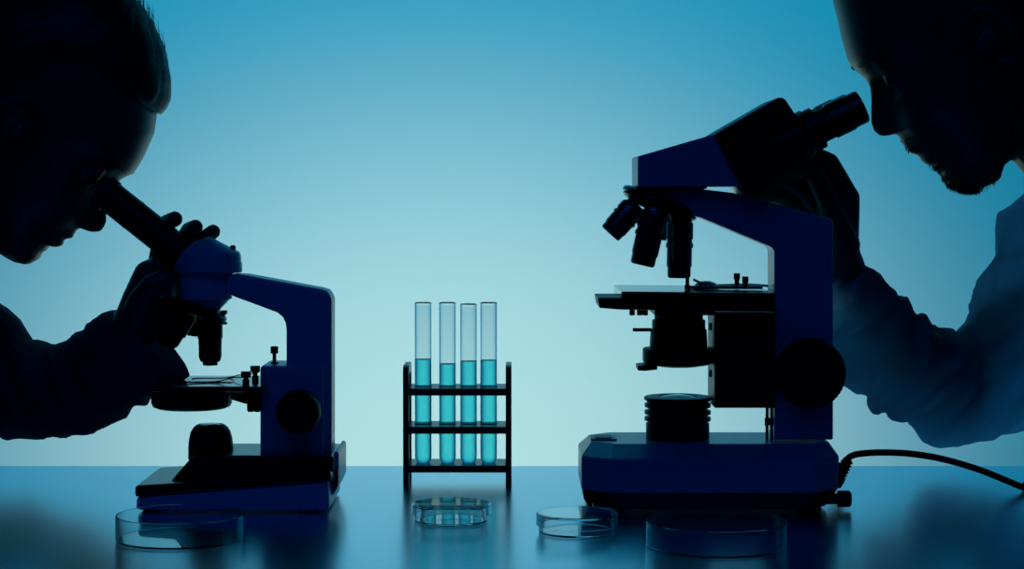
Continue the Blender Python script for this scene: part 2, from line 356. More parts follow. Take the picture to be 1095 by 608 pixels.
for px, y, py in ((788, 1.90, 292), (797, 1.885, 295.5)):
    c = P(px, py, y); bm = new(); h = c.z - S2; lathe(bm, (c.x, y, S2), (0, 0, 1), [(.0022, 0), (.0022, h - .006), (.003, h - .0055), (.003, h), (0, h)], 20); obj('holder_screw', bm, M['black'], tr)
# condenser
bm = new(); vlathe(bm, 725.5, YC, [(0, 392), (20, 391.5), (34, 389), (36, 387), (38, 386.5), (38.5, 384), (38.5, 373), (37, 371.5), (30, 371), (31, 369), (30, 352), (28.5, 351), (28.5, 342), (26, 341), (26, 333)], 64)
box(bm, P(755, 370, YC).x, P(768, 370, YC).x, 1.89, 1.91, P(1, 386, YC).z, P(1, 372, YC).z, .0005)
cd = obj('condenser', bm, M['black'], tr)
bm = new(); prism(bm, [(677, 351), (697, 351), (697, 354.5), (677, 354.5)], 1.89, 1.892, 1.898, .0005); obj('iris_lever', bm, M['black'], cd)
bm = new(); prism(bm, [(682, 391), (690, 390), (703, 389.5), (703, 395), (690, 396.5), (682, 396)], 1.88, 1.880, 1.91, .0006); obj('filter_holder', bm, M['black'], cd)
# nosepiece and objectives
bm = new(); alathe(bm, (712, 202), (698, 238.5), YC, [(16, 0), (18, 2), (28, 8), (40, 10.5), (43, 12.5), (43.5, 16), (41, 17.5), (42, 19), (39, 22), (28, 26), (0, 28)], 64); obj('nosepiece', bm, M['gloss'], tr)
def objective(p0, p1, Y, s, ln, prof=None):
    q = [(9.5, 0), (10.5, 4), (12, 5), (13.2, 7), (13.2, .36 * ln), (12.4, .37 * ln), (12.4, .42 * ln), (13.4, .43 * ln), (13.4, .50 * ln), (12.3, .51 * ln), (12.3, .80 * ln), (11.4, .83 * ln), (11.4, .97 * ln), (10, ln), (6, ln), (5, .985 * ln), (0, .985 * ln)]
    bm = new(); alathe(bm, p0, p1, Y, [(r * s, t) for r, t in q], 40); obj('objective_lens', bm, M['barrel'], tr)
objective((681, 218), (652, 250), 1.895, 1.08, 43)
objective((701, 222), (687, 282), 1.878, 1.16, 63)
objective((727, 232), (726, 297), 1.905, 1.10, 65)
objective((708, 226), (700, 262), 1.935, 1.0, 30)
# head
bm = new(); prism(bm, [(675, 168), (682, 167), (765, 143), (797, 199.5), (682, 199.5), (675, 199.5)][1:5], 1.855, 1.855, 1.945, .0012); 
obj('head_housing', bm, M['paint_r'], tr, 30)
bm = new(); vlathe(bm, 725, YC, [(28, 204), (28, 202), (31, 201.5), (31, 198)], 48); obj('head_ring', bm, M['gloss'], tr)
bm = new(); prism(bm, [(763.5, 143.5), (833, 103.5), (839, 105), (849, 120), (872, 155), (808, 212), (797, 207)], 1.85, 1.848, 1.946, .003, 3); obj('binocular_body', bm, M['black'], tr, 30)
bm = new(); prism(bm, [(786, 198), (795, 199), (800, 210), (795, 209)], 1.87, 1.87, 1.93, .0005); obj('head_clamp', bm, M['steel'], tr)
for y in (1.87, 1.93):
    # axis points measured on the near tube and shared by its twin
    A = P(842, 152, 1.87); B = P(921, 114, 1.87); A.y = B.y = y
    d = (B - A)
    bm = new(); s = 1.87 / F
    lathe(bm, A, d, [(28 * s, -14 * s), (28 * s, 14 * s), (25 * s, 20 * s), (23 * s, 22 * s), (23 * s, 36 * s), (18 * s, 37 * s), (18 * s, 56 * s)], 48); e = obj('eyepiece_tube', bm, M['black'], tr)
    bm = new(); lathe(bm, A, d, [(17 * s, 50 * s), (19.5 * s, 51 * s), (19.5 * s, 72 * s), (18.3 * s, 73 * s), (18.3 * s, 86 * s), (17.5 * s, 88 * s), (13 * s, 88 * s), (12 * s, 84 * s), (0, 84 * s)], 48); obj('eyepiece', bm, M['gloss'], e)
# power cable of the right microscope
R_ = Vector
Yk = 1.93
bm = new()
pts = [P(896, 509, Yk), P(899, 502, Yk), P(904, 493, Yk), P(911, 487, Yk), P(923, 484.5, Yk), P(945, 483.5, Yk + .005), (P(975, 485, Yk + .01)), P(1010, 491, Yk + .015), P(1050, 503, Yk + .02), P(1095, 521, Yk + .03), (.505, 1.98, TOP + .0045), (.56, 2.03, TOP + .0035), (.60, 2.12, TOP + .0035), (.61, TB + .012, TOP - .02), (.612, TB + .02, .35), (.62, TB + .05, .03), (.9, TB + .3, .0045)]
tubepath(bm, pts, .0032, 12, 8); cb = obj('cable', bm, M['rubber'], tr, 180)
bm = new()
A = P(893, 513, Yk); B = P(909, 489, Yk); d = B - A; prof = [(.0085, 0), (.0085, .008)]
for k in range(6): t0 = .009 + k * .0032; rr = .0078 - k * .0005; prof += [(rr, t0), (rr, t0 + .002), (rr - .0015, t0 + .0021), (rr - .0015, t0 + .0031)]
lathe(bm, A - d.normalized() * .004, d, prof, 24); obj('strain_relief', bm, M['rubber'], cb)

# ------------------------------------------------------------------ test tube rack
YF, YR = 2.0, 2.058
rk = thing('test_tube_rack', (P(488.5, 520, 2.03).x, 2.03, TOP), 'dark three-tier rack holding four test tubes of blue liquid', 'rack')
XL, XR = P(431, 500, YF).x, P(547, 500, YF).x
tx = [P(px, 400, 2.029) for px in (452.5, 478.5, 501, 522.5)]
RT = L(8.9, 2.029)       # tube radius
def shelf(zt, hole_r, thick):
    """plate with real round holes: ring grid around each tube"""
    bm = new(); x0, x1 = XL + .004, XR - .004; y0, y1 = YF + .003, YR - .003
    cuts = [x0] + [(tx[i].x + tx[i + 1].x) / 2 for i in range(3)] + [x1]
    n = 32
    for i, c in enumerate(tx):
        a0, a1 = cuts[i], cuts[i + 1]; inner = []; outer = []
        for k in range(n):
            th = 2 * PI * k / n; ct, sn = math.cos(th), math.sin(th)
            inner.append((c.x + hole_r * ct, 2.029 + hole_r * sn))
            s = min([v for v in (((a1 - c.x) / ct if ct > 1e-6 else ((a0 - c.x) / ct if ct < -1e-6 else 9)), ((y1 - 2.029) / sn if sn > 1e-6 else ((y0 - 2.029) / sn if sn < -1e-6 else 9))) if v > 0])
            outer.append([c.x + s * ct, 2.029 + s * sn])
        for cx, cy in ((a0, y0), (a0, y1), (a1, y0), (a1, y1)):
            k = min(range(n), key=lambda k: (outer[k][0] - cx) ** 2 + (outer[k][1] - cy) ** 2); outer[k] = [cx, cy]
        V = [[bm.verts.new((x, y, z)) for x, y in ring] for ring, z in ((inner, zt), (outer, zt), (inner, zt - thick), (outer, zt - thick))]
        for k in range(n):
            q = (k + 1) % n
            bm.faces.new((V[0][k], V[1][k], V[1][q], V[0][q])); bm.faces.new((V[2][k], V[2][q], V[3][q], V[3][k]))
            bm.faces.new((V[0][k], V[0][q], V[2][q], V[2][k])); bm.faces.new((V[1][k], V[3][k], V[3][q], V[1][q]))
    return bm
ZS = [P(488, y, YF).z for y in (415.6, 456.5, 498)]
th = L(7.5, YF)
for i, z in enumerate(ZS):
    obj('shelf', shelf(z, RT + .0006 if i < 2 else RT * .55, th), M['acrylic'], rk, 0)
for x0, x1 in ((XL, XL + .0058), (XR - .0058, XR)):
    bm = new(); zt = P(488, 391, YF).z
    t = new()  # inverted-U end frame
    yy = [YF, YF + .009, YR - .009, YR]
    out = [(YF, TOP), (YF, zt - .006), (YF + .003, zt - .0015), (YF + .008, zt), (YR - .008, zt), (YR - .003, zt - .0015), (YR, zt - .006), (YR, TOP), (YR - .008, TOP), (YR - .008, zt - .012), (YR - .011, zt - .009), (YF + .011, zt - .009), (YF + .008, zt - .012), (YF + .008, TOP)]
    a = [t.verts.new((x0, y, z)) for y, z in out]; b = [t.verts.new((x1, y, z)) for y, z in out]; n = len(out)
    t.faces.new(a); t.faces.new(b[::-1])
    for k in range(n): t.faces.new((a[k], b[k], b[(k + 1) % n], a[(k + 1) % n]))
    bev(t, .0005, 1, 40); merge(bm, t); obj('end_frame', bm, M['acrylic'], rk, 30)
# tubes
LEV = [384, 389, 386, 385]; TOPS = [323, 323, 324.5, 323]
names = ['leftmost glass test tube in the rack, half full of teal liquid', 'second test tube from the left in the rack, with the lowest liquid level',
         'third test tube from the left in the rack, its rim slightly lower', 'rightmost glass test tube in the rack, half full of teal liquid']
for i in range(4):
    c = tx[i]; zb = ZS[2] - .0022; ztp = P(1, TOPS[i], 2.029).z; zl = P(1, LEV[i], 2.029).z
    t = thing('test_tube', (c.x, 2.029, zb), names[i], 'test tube', 'test tubes in the rack')
    R, wt = RT, .0009; Ri = R - wt
    prof = [(R * math.sin(a), R - R * math.cos(a)) for a in [k * PI / 16 for k in range(9)]]
    inn = [(Ri * math.sin(a), R - Ri * math.cos(a)) for a in [k * PI / 16 for k in range(9)]]
    H = ztp - zb
    prof = prof + [(R, H - .003), (R + .0004, H - .001), (R - .0004, H), (Ri, H - .001)] + [(Ri, H - .003)] + inn[::-1]
    bm = new(); lathe(bm, (c.x, 2.029, zb), (0, 0, 1), prof, 64); obj('glass', bm, M['glass'], t, 180)
    Rl = Ri + .00012; hl = zl - zb
    lp = [(Rl * math.sin(a), R - Rl * math.cos(a)) for a in [k * PI / 16 for k in range(9)]] + [(Rl, hl + .0008), (Rl - .0008, hl + .0001), (Rl - .002, hl), (0, hl)]
    bm = new(); lathe(bm, (c.x, 2.029, zb), (0, 0, 1), lp, 64); obj('liquid', bm, M['liquid'], t, 50)

# ------------------------------------------------------------------ petri dishes
def dish_mesh(R, H, wt=.0012, floor=.0012, up=True):
    p = [(0, 0), (R - .0008, 0), (R, .0008), (R, H - .0004), (R - .0004, H), (R - wt + .0002, H), (R - wt, H - .0004), (R - wt, floor + .0006), (R - wt - .0006, floor), (0, floor)]
    return p if up else p
def petri(cx, Yd, R, H, lid, label):
    c = P(cx, 560, Yd)
    TOP_ = TOP + .0004
    t = thing('petri_dish', (c.x, Yd, TOP_), label, 'petri dish', 'petri dishes on the table')
    bm = new(); lathe(bm, (c.x, Yd, TOP_), (0, 0, 1), dish_mesh(R if not lid else R * .94, H), 96); obj('dish', bm, M['glass'], t, 40)
    if lid:
        bm = new(); lathe(bm, (c.x, Yd, TOP_ + H + .0018 + .0002), (0, 0, -1), dish_mesh(R, H * .72), 96); obj('lid', bm, M['glass'], t, 40)
    return t
petri(482.5, 1.785, L(42.5, 1.785), .0135, True, 'small lidded glass petri dish in front of the test tube rack')
petri(617.5, 1.725, L(44.5, 1.725), .0150, True, 'small lidded petri dish at the front left corner of the large microscope')
petri(193, 1.69, L(69, 1.69), .021, False, 'large open petri dish in front of the small microscope')
petri(766, 1.655, L(76, 1.655), .021, False, 'large open petri dish in the dark reflection before the large microscope')

# ------------------------------------------------------------------ people
def headframe(Ux, Uz, Yh):
    U = Vector((Ux, 0, Uz)).normalized(); V = Vector((-Uz, 0, Ux)) if Ux > 0 else Vector((Uz, 0, -Ux))
    return U, V.normalized(), Vector((0, 1, 0))
def interp(x, xs, ys): return float(np.interp(x, xs, ys))
def smoothprof(vs, us, n=240, w=3):
    """resample profile finely, light smoothing"""
    g = np.linspace(vs[0], vs[-1], n); u = np.interp(g, vs, us)
    k = np.exp(-np.arange(-6, 7) ** 2 / (2 * w * w)); k /= k.sum()
    e = np.concatenate([np.full(6, u[0]), u, np.full(6, u[-1])])
    return g, np.convolve(e, k, 'valid')
class Head:
    VT = [0, .012, .03, .05, .075, .10, .13, .16, .19, .215, .235, .246]
    WT = [.016, .030, .043, .053, .060, .066, .071, .075, .075, .067, .047, .008]
    BT = [.045, .03, .01, -.02, -.055, -.075, -.09, -.10, -.10, -.086, -.056, -.005]
    def __init__(s, prof, glab, anchors, sig, Yh, U, V, wide=1.0):
        # prof: px points from chin underside up to crown; converted to (v,u) metres of the head's own frame
        s.U, s.V, s.Y = U, V, Yh
        q = []
        for x, y in prof:
            p = P(x, y, Yh); q.append((p.x * V.x + p.z * V.z, p.x * U.x + p.z * U.z))
        q.sort(); s.v0 = q[0][0]; s.q = [(a - s.v0, b) for a, b in q]
        s.g, s.gu = smoothprof([a for a, b in s.q], [b for a, b in s.q], 300, .9)
        p = P(*glab, Yh); s.ug = p.x * U.x + p.z * U.z; s.c0 = s.ug - .098
        s.H = s.q[-1][0]; s.wide = wide
        s.av, s.au = [], []
        for (x, y), off in anchors:
            p = P(x, y, Yh); v = p.x * V.x + p.z * V.z - s.v0; s.av.append(v); s.au.append(s.p(v) - off)
        o = np.argsort(s.av); s.av = [s.av[i] for i in o]; s.au = [s.au[i] for i in o]
        s.sv = []; s.ss = []
        for (x, y), sg in sig:
            p = P(x, y, Yh); s.sv.append(p.x * V.x + p.z * V.z - s.v0); s.ss.append(sg)
        o = np.argsort(s.sv); s.sv = [s.sv[i] for i in o]; s.ss = [s.ss[i] for i in o]
    def vof(s, x, y): p = P(x, y, s.Y); return p.x * s.V.x + p.z * s.V.z - s.v0
    def p(s, v): return interp(v, s.g, s.gu)
    def world(s, u, v, w): return s.U * u + s.V * (v + s.v0) + Vector((0, s.Y + w, 0))
    def surf(s, v, w, lift=0):
        t = v * .246 / s.H; pf = s.p(v); fb = pf
        if s.av[0] < v < s.av[-1]: fb = min(pf, interp(v, s.av, s.au))
        Wd = interp(t, s.VT, s.WT) * s.wide; B = min(s.c0 + interp(t, s.VT, s.BT), fb - .01); c = B + .52 * (fb - B)
        q = min(abs(w) / Wd, .999); u = c + (fb - c) * (1 - q ** 2.25) ** (1 / 2.25) + (pf - fb) * math.exp(-(w / interp(v, s.sv, s.ss)) ** 2)
        return u + lift
    def mesh(s, eye_v, nv=130, na=96):
        bm = new(); rings = []; k = .246 / s.H
        for i in range(nv + 1):
            v = s.H * i / nv; t = v * k
            pf = s.p(v); fb = pf
            if s.av[0] < v < s.av[-1]: fb = min(pf, interp(v, s.av, s.au))
            Wd = interp(t, s.VT, s.WT) * s.wide; B = s.c0 + interp(t, s.VT, s.BT)
            if i == nv: Wd *= .5
            B = min(B, fb - .01); c = B + .52 * (fb - B); sg = interp(v, s.sv, s.ss); ring = []
            for j in range(na):
                a = 2 * PI * j / na; ca, sa = math.cos(a), math.sin(a); n = 2.25
                den = (abs(ca) ** n + abs(sa) ** n) ** (-1 / n)
                x, w = ca * den, sa * den
                u = c + x * ((fb - c) if x > 0 else (c - B)); ww = w * Wd
                if x > 0:
                    u += (pf - fb) * math.exp(-(ww / sg) ** 2)
                    for sgn in (-1, 1):
                        du = (v - eye_v) / .011; dw = (ww - sgn * .031) / .015
                        u -= .012 * math.exp(-du * du - dw * dw)
                        du = (v - eye_v + .045) / .022; dw = (ww - sgn * .036) / .018
                        u += .004 * math.exp(-du * du - dw * dw)
                ring.append(bm.verts.new(s.world(u, v, ww)))
            rings.append(ring)
        for A, Bq in zip(rings[:-1], rings[1:]):
            for j in range(na): bm.faces.new((A[j], A[(j + 1) % na], Bq[(j + 1) % na], Bq[j]))
        bm.faces.new(rings[0][::-1]); bm.faces.new(rings[-1])
        # ears
        for sgn in (-1, 1):
            ue = s.surf(eye_v, .031) - .0125
            ball(bm, s.world(ue - .0004, eye_v + .0034, sgn * .031), .0138, 3); ball(bm, s.world(ue - .002, eye_v - .0052, sgn * .031), .0128, 3)
            for k2 in range(14):
                a = PI * (-.55 + 1.5 * k2 / 13); b = PI * (-.55 + 1.5 * (k2 + 1) / 13)
                def q(a): return s.world(s.c0 - .004 - .016 * math.cos(a + .2) * 1.0, eye_v - .012 + .029 * math.sin(a), sgn * (.079 * s.wide + .006 * (1 + math.cos(a))))
                cap(bm, q(a), q(b), .0035, .0035)
            ball(bm, s.world(s.c0 + .0, eye_v - .036, sgn * .078 * s.wide), .007, 2)
            ball(bm, s.world(s.c0 - .004, eye_v - .014, sgn * .074 * s.wide), .015, 2, (1, .5, 1))
        return bm
    def eyes(s, eye_v, parent):
        for sgn in (-1, 1):
            u = s.surf(eye_v, .031) - .0125; o = s.world(u, eye_v, sgn * .031)
            bm = new(); ball(bm, o, .0122, 3); e = obj('eye', bm, M['eye'], parent, 180)
            bm = new(); lathe(bm, o + (s.U - s.V * .25).normalized() * .0105, s.U - s.V * .25, [(.0055, 0), (.0050, .001), (.003, .0018), (0, .0022)], 24); obj('iris', bm, M['iris'], e, 180)
def hairloft(h, prof, low, nv=80, na=80, gw=.007, gb=.010, rough=.0015, seed=0):
    """hair volume: own front profile above the hairline, sides and back down to `low`"""
    q = []
    for x, y in prof:
        p = P(x, y, h.Y); q.append((p.x * h.V.x + p.z * h.V.z - h.v0, p.x * h.U.x + p.z * h.U.z))
    q.sort(); vs = [a for a, b in q]; us = [b for a, b in q]; top = vs[-1]
    hl = vs[0]; bm = new(); rings = []; k = .246 / h.H
    vm = h.H * .66; ut = us[-1]; Bm = h.c0 - .10 - gb
    for i in range(nv + 1):
        f = i / nv; v = low + (top - low) * (f if f < .6 else .6 + .4 * math.sin((f - .6) / .4 * PI / 2))
        if v <= vm: Wd = interp(v * k, h.VT, h.WT) * h.wide + gw; B = h.c0 + interp(v * k, h.VT, h.BT) - gb
        else:
            q = (1 - ((v - vm) / (top - vm + .0005)) ** 2.3) ** (1 / 2.3); Wd = (.075 * h.wide + gw) * q; B = ut - (ut - Bm) * q
        if v >= hl: Fu = interp(v, vs, us)
        else:
            x = min(1, (hl - v) / .085); Fu = us[0] + (h.c0 - .012 - us[0]) * x ** .55
        B = min(B, Fu - .002)
        if i < 8: Wd *= .8 + .2 * i / 8
        c = (Fu + B) / 2; ring = []
        for j in range(na):
            a = 2 * PI * j / na; u = c + math.cos(a) * (Fu - c); w = math.sin(a) * Wd
            pt = h.world(u, v, w); nn = noise.noise(Vector((a * 9 + seed, v * 12, seed))) * rough + noise.noise(Vector((a * 22, v * 25, seed + 3))) * rough * .6
            d = (pt - h.world(c, v, 0)).normalized(); ring.append(bm.verts.new(pt + d * nn))
        rings.append(ring)
    for A, Bq in zip(rings[:-1], rings[1:]):
        for j in range(na): bm.faces.new((A[j], A[(j + 1) % na], Bq[(j + 1) % na], Bq[j]))
    bm.faces.new(rings[0][::-1]); bm.faces.new(rings[-1])
    return bm
def strand(bm, pts, r):
    tubepath(bm, pts, r, 4, 3, rs=[r] * (len(pts) - 1) + [r * .3])
def fold(me, amp, centre_fn, seed, fine=.35):
    """cloth folds: ridged noise stretched round the limb"""
    n = len(me.vertices); co = np.empty(n * 3, 'f'); no = np.empty(n * 3, 'f')
    me.vertices.foreach_get('co', co); me.vertex_normals.foreach_get('vector', no)
    co = co.reshape(-1, 3); no = no.reshape(-1, 3)
    for i in range(n):
        a, fr = centre_fn(co[i]); q = Vector((co[i] @ fr[0] * fr[3], co[i] @ fr[1] * fr[4], co[i] @ fr[2] * fr[5])) + Vector((seed, seed * .7, 0))
        q = q + Vector((noise.noise(q * .6), noise.noise(q * .6 + Vector((9, 2, 1))), 0)) * .8
        r = 1 - abs(noise.noise(q)) * 2.2; r2 = 1 - abs(noise.noise(q * 2.3 + Vector((3, 3, 3)))) * 2.2
        co[i] += no[i] * a * (r - .55 + fine * (r2 - .5))
    me.vertices.foreach_set('co', co.ravel()); me.update()
def cutmesh(me, pt, nrm, near=9.0):
    bm = new(); bm.from_mesh(me)
    fs = [f for f in bm.faces if (f.calc_center_median() - Vector(pt)).length < near]
    g = set(fs)
    for f in fs: g.update(f.verts); g.update(f.edges)
    bmesh.ops.bisect_plane(bm, geom=list(g), plane_co=pt, plane_no=nrm, clear_outer=True)
    me2 = bpy.data.meshes.new('c'); bm.to_mesh(me2); bm.free(); return me2
def chain(bm, pts, rs):
    for a, b, ra, rb in zip(pts[:-1], pts[1:], rs[:-1], rs[1:]): cap(bm, a, b, ra, rb)
def PP(l): return [P(*q) for q in l]

def person(side, head, eye_v, name_label, skinparts, coat_chain, cuff, hips, knees, neck, shoulders, far_arm, coatmat, coat_amp, seed, coatname, extra):
    sgn = side       # -1 left person, +1 right person
    root = thing('person', (hips[0], hips[1], .0), name_label, 'person')
    bm = head.mesh(eye_v)
    cap(bm, neck[0], neck[1], neck[2], neck[3])
    for pts, rs in skinparts: chain(bm, pts, rs)
    H = Vector(hips); 
    cap(bm, neck[1], H + Vector((0, 0, .12)), .07, .10)
    for s in (-1, 1):
        sh = Vector(shoulders[0 if s < 0 else 1]); cap(bm, neck[1], sh, .055, .05)
        hp = H + Vector((0, s * .09, .03)); kn = Vector(knees) + Vector((0, s * .10, 0)); ft = kn + Vector((sgn * .04, 0, -knees[2] + .09))
        chain(bm, [hp, kn, ft, ft + Vector((-sgn * .12, 0, -.05))], [.085, .055, .04, .028])
    for a, b, ra, rb in far_arm: cap(bm, a, b, ra, rb)
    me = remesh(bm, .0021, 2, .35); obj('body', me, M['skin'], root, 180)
    head.eyes(eye_v, root)
    # coat
    bm = new()
    chain(bm, coat_chain[0], coat_chain[1])
    nb = Vector(neck[1])
    for s in (-1, 1):
        sh = Vector(shoulders[0 if s < 0 else 1]); cap(bm, nb + Vector((sgn * .02, 0, -.02)), sh, .07, .075)
        cap(bm, sh + Vector((0, -s * .04, -.02)), H + Vector((0, s * .08, .12)), .09, .115)
        cap(bm, nb + Vector((sgn * .03, s * .04, -.06)), H + Vector((0, s * .07, .14)), .10, .12)
        cap(bm, H + Vector((0, s * .08, .12)), H + Vector((0, s * .09, .05)), .12, .12)
    for a, b, ra, rb in far_arm[:-1] if len(far_arm) > 1 else far_arm: cap(bm, a, b, ra + .016, rb + .016)
    for a, b, ra, rb in extra: cap(bm, a, b, ra, rb)
    me = remesh(bm, .004, 8, .5)
    A = np.array(coat_chain[0][0]); 
    def cf(p):
        # folds mostly run across the sleeve; larger at the elbow
        return coat_amp, ((1, 0, .0), (0, 1, 0), (0, 0, 1), 20, 9, 15)
    fr = (np.array((.75, 0, -.66 * 1.0), 'f'), np.array((0, 1, 0), 'f'), np.array((.66, 0, .75), 'f'), 9., 9., 30.)
    if side > 0: fr = (np.array((.75, 0, -.66), 'f'), np.array((0, 1, 0), 'f'), np.array((.66, 0, .75), 'f'), 26., 9., 10.)
    fold(me, coat_amp, lambda p: (coat_amp * (1 if abs(p[0]) < .6 else .45), fr), seed)
    me = cutmesh(me, cuff[0], cuff[1], .105)
    o = obj(coatname, me, coatmat, root, 180)
    # trousers and shoes
    bm = new()
    for s in (-1, 1):
        hp = H + Vector((0, s * .09, .03)); kn = Vector(knees) + Vector((0, s * .10, 0)); ft = kn + Vector((sgn * .04, 0, -knees[2] + .12))
        chain(bm, [hp, kn, ft], [.10, .07, .055])
    cap(bm, H + Vector((0, -.08, .03)), H + Vector((0, .08, .03)), .11, .11)
    me = remesh(bm, .008, 6); obj('trousers', me, M['trousers'], root, 180)
    for s in (-1, 1):
        kn = Vector(knees) + Vector((0, s * .10, 0)); ft = kn + Vector((sgn * .04, 0, -knees[2] + .05))
        bm = new(); cap(bm, ft + Vector((0, 0, .002)), ft + Vector((-sgn * .15, 0, -.012)), .047, .036); me = remesh(bm, .006, 3)
        me2 = cutmesh(me, Vector((0, 0, .003)), Vector((0, 0, -1))); obj('shoe', me2, M['rubber'], root, 180)
    return root

# ---- woman, left
YW = 1.932
UW = Vector((.71, 0, -.70)).normalized(); VW = Vector((.70, 0, .71)).normalized()
profW = [(0, 269), (15, 280), (29.6, 283), (42, 276.5), (43.5, 269), (46.5, 261.5), (52, 268), (60, 264.5), (64, 255), (70, 261.5), (77.5, 255), (81, 246), (85, 243), (96, 248), (107.6, 248), (113.6, 239.5), (113.8, 227), (117, 212), (121, 200), (131, 190), (141, 186), (151, 170), (163, 143), (166, 122), (168, 95), (163, 62), (152, 36), (143, 22)]
hw = Head(profW, (141, 186), [((42, 276.5), .002), ((44.4, 264), .002), ((60, 264), .009), ((69, 260), .010), ((85, 245), .004), ((124, 197), .004), ((141, 186), .0)],
          [((42, 276), .020), ((60, 264), .022), ((76, 254), .017), ((88, 245), .014), ((107, 248), .013), ((113, 227), .009), ((121, 200), .008), ((141, 186), .03)], YW, UW, VW, .97)
ev = hw.vof(121, 203)
hips = (-.98, YW, .50); 
wrist = P(152, 340, 1.885)
SHW = P(-150, 265, YW) + Vector((-.03, 0, -.05)); SHW.y = 2.10
skin = [
 ([SHW] + PP([(12, 418, 2.08), (95, 400, 1.98), (146, 346, 1.90)]), [.045, .034, .030, .022]),
 (PP([(146, 346, 1.885), (152, 322, 1.89), (160, 295, 1.905), (168, 284, 1.93)]), [.022, .019, .0155, .0095]),
 (PP([(150, 340, 1.89), (168, 315, 1.91), (180, 292, 1.935)]), [.019, .017, .0095]),
 (PP([(152, 345, 1.89), (178, 325, 1.92), (190, 300, 1.935)]), [.018, .015, .0095]),
 (PP([(154, 348, 1.89), (184, 335, 1.92), (197, 312, 1.937)]), [.018, .014, .009]),
 (PP([(168, 284, 1.93), (173, 254, 1.938), (178, 238, 1.927), (187, 234, 1.908)]), [.0095, .0085, .0078, .0075]),
 (PP([(180, 292, 1.935), (194, 262, 1.943), (202, 246, 1.930), (209, 242.5, 1.911)]), [.0095, .0085, .0078, .0072]),
 (PP([(190, 300, 1.935), (211, 268, 1.948), (222, 252, 1.935), (228, 247.5, 1.922)]), [.0092, .0082, .0075, .0070]),
 (PP([(197, 312, 1.937), (217, 292, 1.950), (230, 276, 1.952), (238, 268, 1.948)]), [.0085, .0075, .0068, .0062]),
 (PP([(148, 342, 1.880), (152, 322, 1.868), (163, 305, 1.860), (176, 299, 1.862)]), [.018, .0135, .0105, .0092]),
]
cc = (PP([(192, 335, 1.892), (163, 364, 1.90), (85, 416, 1.99), (12, 417, 2.08), (-22, 375, 2.09), (-70, 325, 2.10)]), [.045, .046, .046, .050, .052, .062])
neckW = (P(-25, 150, YW), P(-150, 265, YW), .052, .058)
nb = neckW[1]
shW = [(nb.x - .03, 1.765, nb.z - .05), (nb.x - .03, 2.10, nb.z - .05)]
cc[0][5] = Vector(shW[1])
cuffp = P(163, 363, 1.90)
far = [(Vector(shW[0]), Vector((-.84, 1.73, .78)), .045, .036), (Vector((-.84, 1.73, .78)), Vector((-.70, 1.80, .60)), .034, .026), (Vector((-.70, 1.80, .60)), Vector((-.64, 1.83, .58)), .026, .022)]
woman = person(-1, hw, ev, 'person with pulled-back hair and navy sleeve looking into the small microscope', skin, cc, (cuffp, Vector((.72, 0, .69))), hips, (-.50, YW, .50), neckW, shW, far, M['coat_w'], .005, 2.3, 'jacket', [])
hp = [(168, 124), (176, 116), (181, 106), (181.5, 84), (176, 54), (163, 24), (154, 9), (144, -1)]
bm = hairloft(hw, hp, .045, gw=.008, gb=.012, rough=.003)
ball(bm, hw.world(hw.c0 - .125, .14, 0), .038, 3)
for k in range(220):      # fine strands lying over the front edge
    a = random.random(); i = random.uniform(0, len(hp) - 1.01); j = int(i); fr_ = i - j
    x = hp[j][0] * (1 - fr_) + hp[j + 1][0] * fr_; y = hp[j][1] * (1 - fr_) + hp[j + 1][1] * fr_
    p = P(x - 3, y + 1, YW); w = random.gauss(0, .028); p.y += w; p -= hw.U * (w * w * 9)
    back = -hw.U * .7 + hw.V * .5; out = hw.U * .8 + hw.V * .3
    Ln = random.uniform(.008, .03); o1 = random.uniform(.0005, .005)
    side_ = Vector((0, random.uniform(-.3, .3), 0))
    strand(bm, [p, p + out * o1 + (back + side_) * Ln * .4, p + out * o1 * random.uniform(.3, 1.6) + (back + side_) * Ln], .00022)
obj('hair', bm, M['hair_w'], woman, 180)
for sg in (-1, 1):
    bm = new(); vv = hw.vof(131, 190)
    pts = [hw.world(hw.surf(vv + .006, abs(w), -.0008), vv + .006 + .003 * math.sin(abs(w) * 60), sg * abs(w)) for w in (.015, .025, .037, .048)]
    tubepath(bm, pts, .002, 8, 4, rs=[.0022, .0028, .0024, .001]); obj('eyebrow', bm, M['hair_w'], woman, 180)

# ---- man, right
YM = 1.90
UM = Vector((-.82, 0, -.57)).normalized(); VM = Vector((-.57, 0, .82)).normalized()
profM = [(1062, 194), (1045.6, 203), (1030.5, 203), (1015, 198), (1008.5, 190), (1006.5, 183), (1000, 178), (990.7, 176), (984, 170.5), (983, 165), (977.5, 165.5), (970, 161), (964, 150), (959, 142), (951, 145), (941.5, 146), (934, 140), (931, 131), (931, 106), (930, 93), (926, 83), (917, 76), (909, 66), (902, 42), (897, 19), (892, 0), (892, -15), (905, -42), (935, -68)]
hm = Head(profM, (917, 76), [((1030, 203), .002), ((1006, 183), .003), ((990.7, 176), .009), ((977.5, 165.5), .011), ((960, 142), .004), ((930, 93), .004), ((917, 76), .0)],
          [((1020, 200), .026), ((990, 176), .024), ((970, 161), .020), ((957, 142), .016), ((941, 146), .014), ((931, 125), .010), ((930, 93), .009), ((917, 76), .03)], YM, UM, VM, 1.02)
evm = hm.vof(931, 104)
hipm = (1.0, YM + .03, .50)
SHM = P(1225, 215, YM) + Vector((.03, 0, -.05)); SHM.y = 2.10
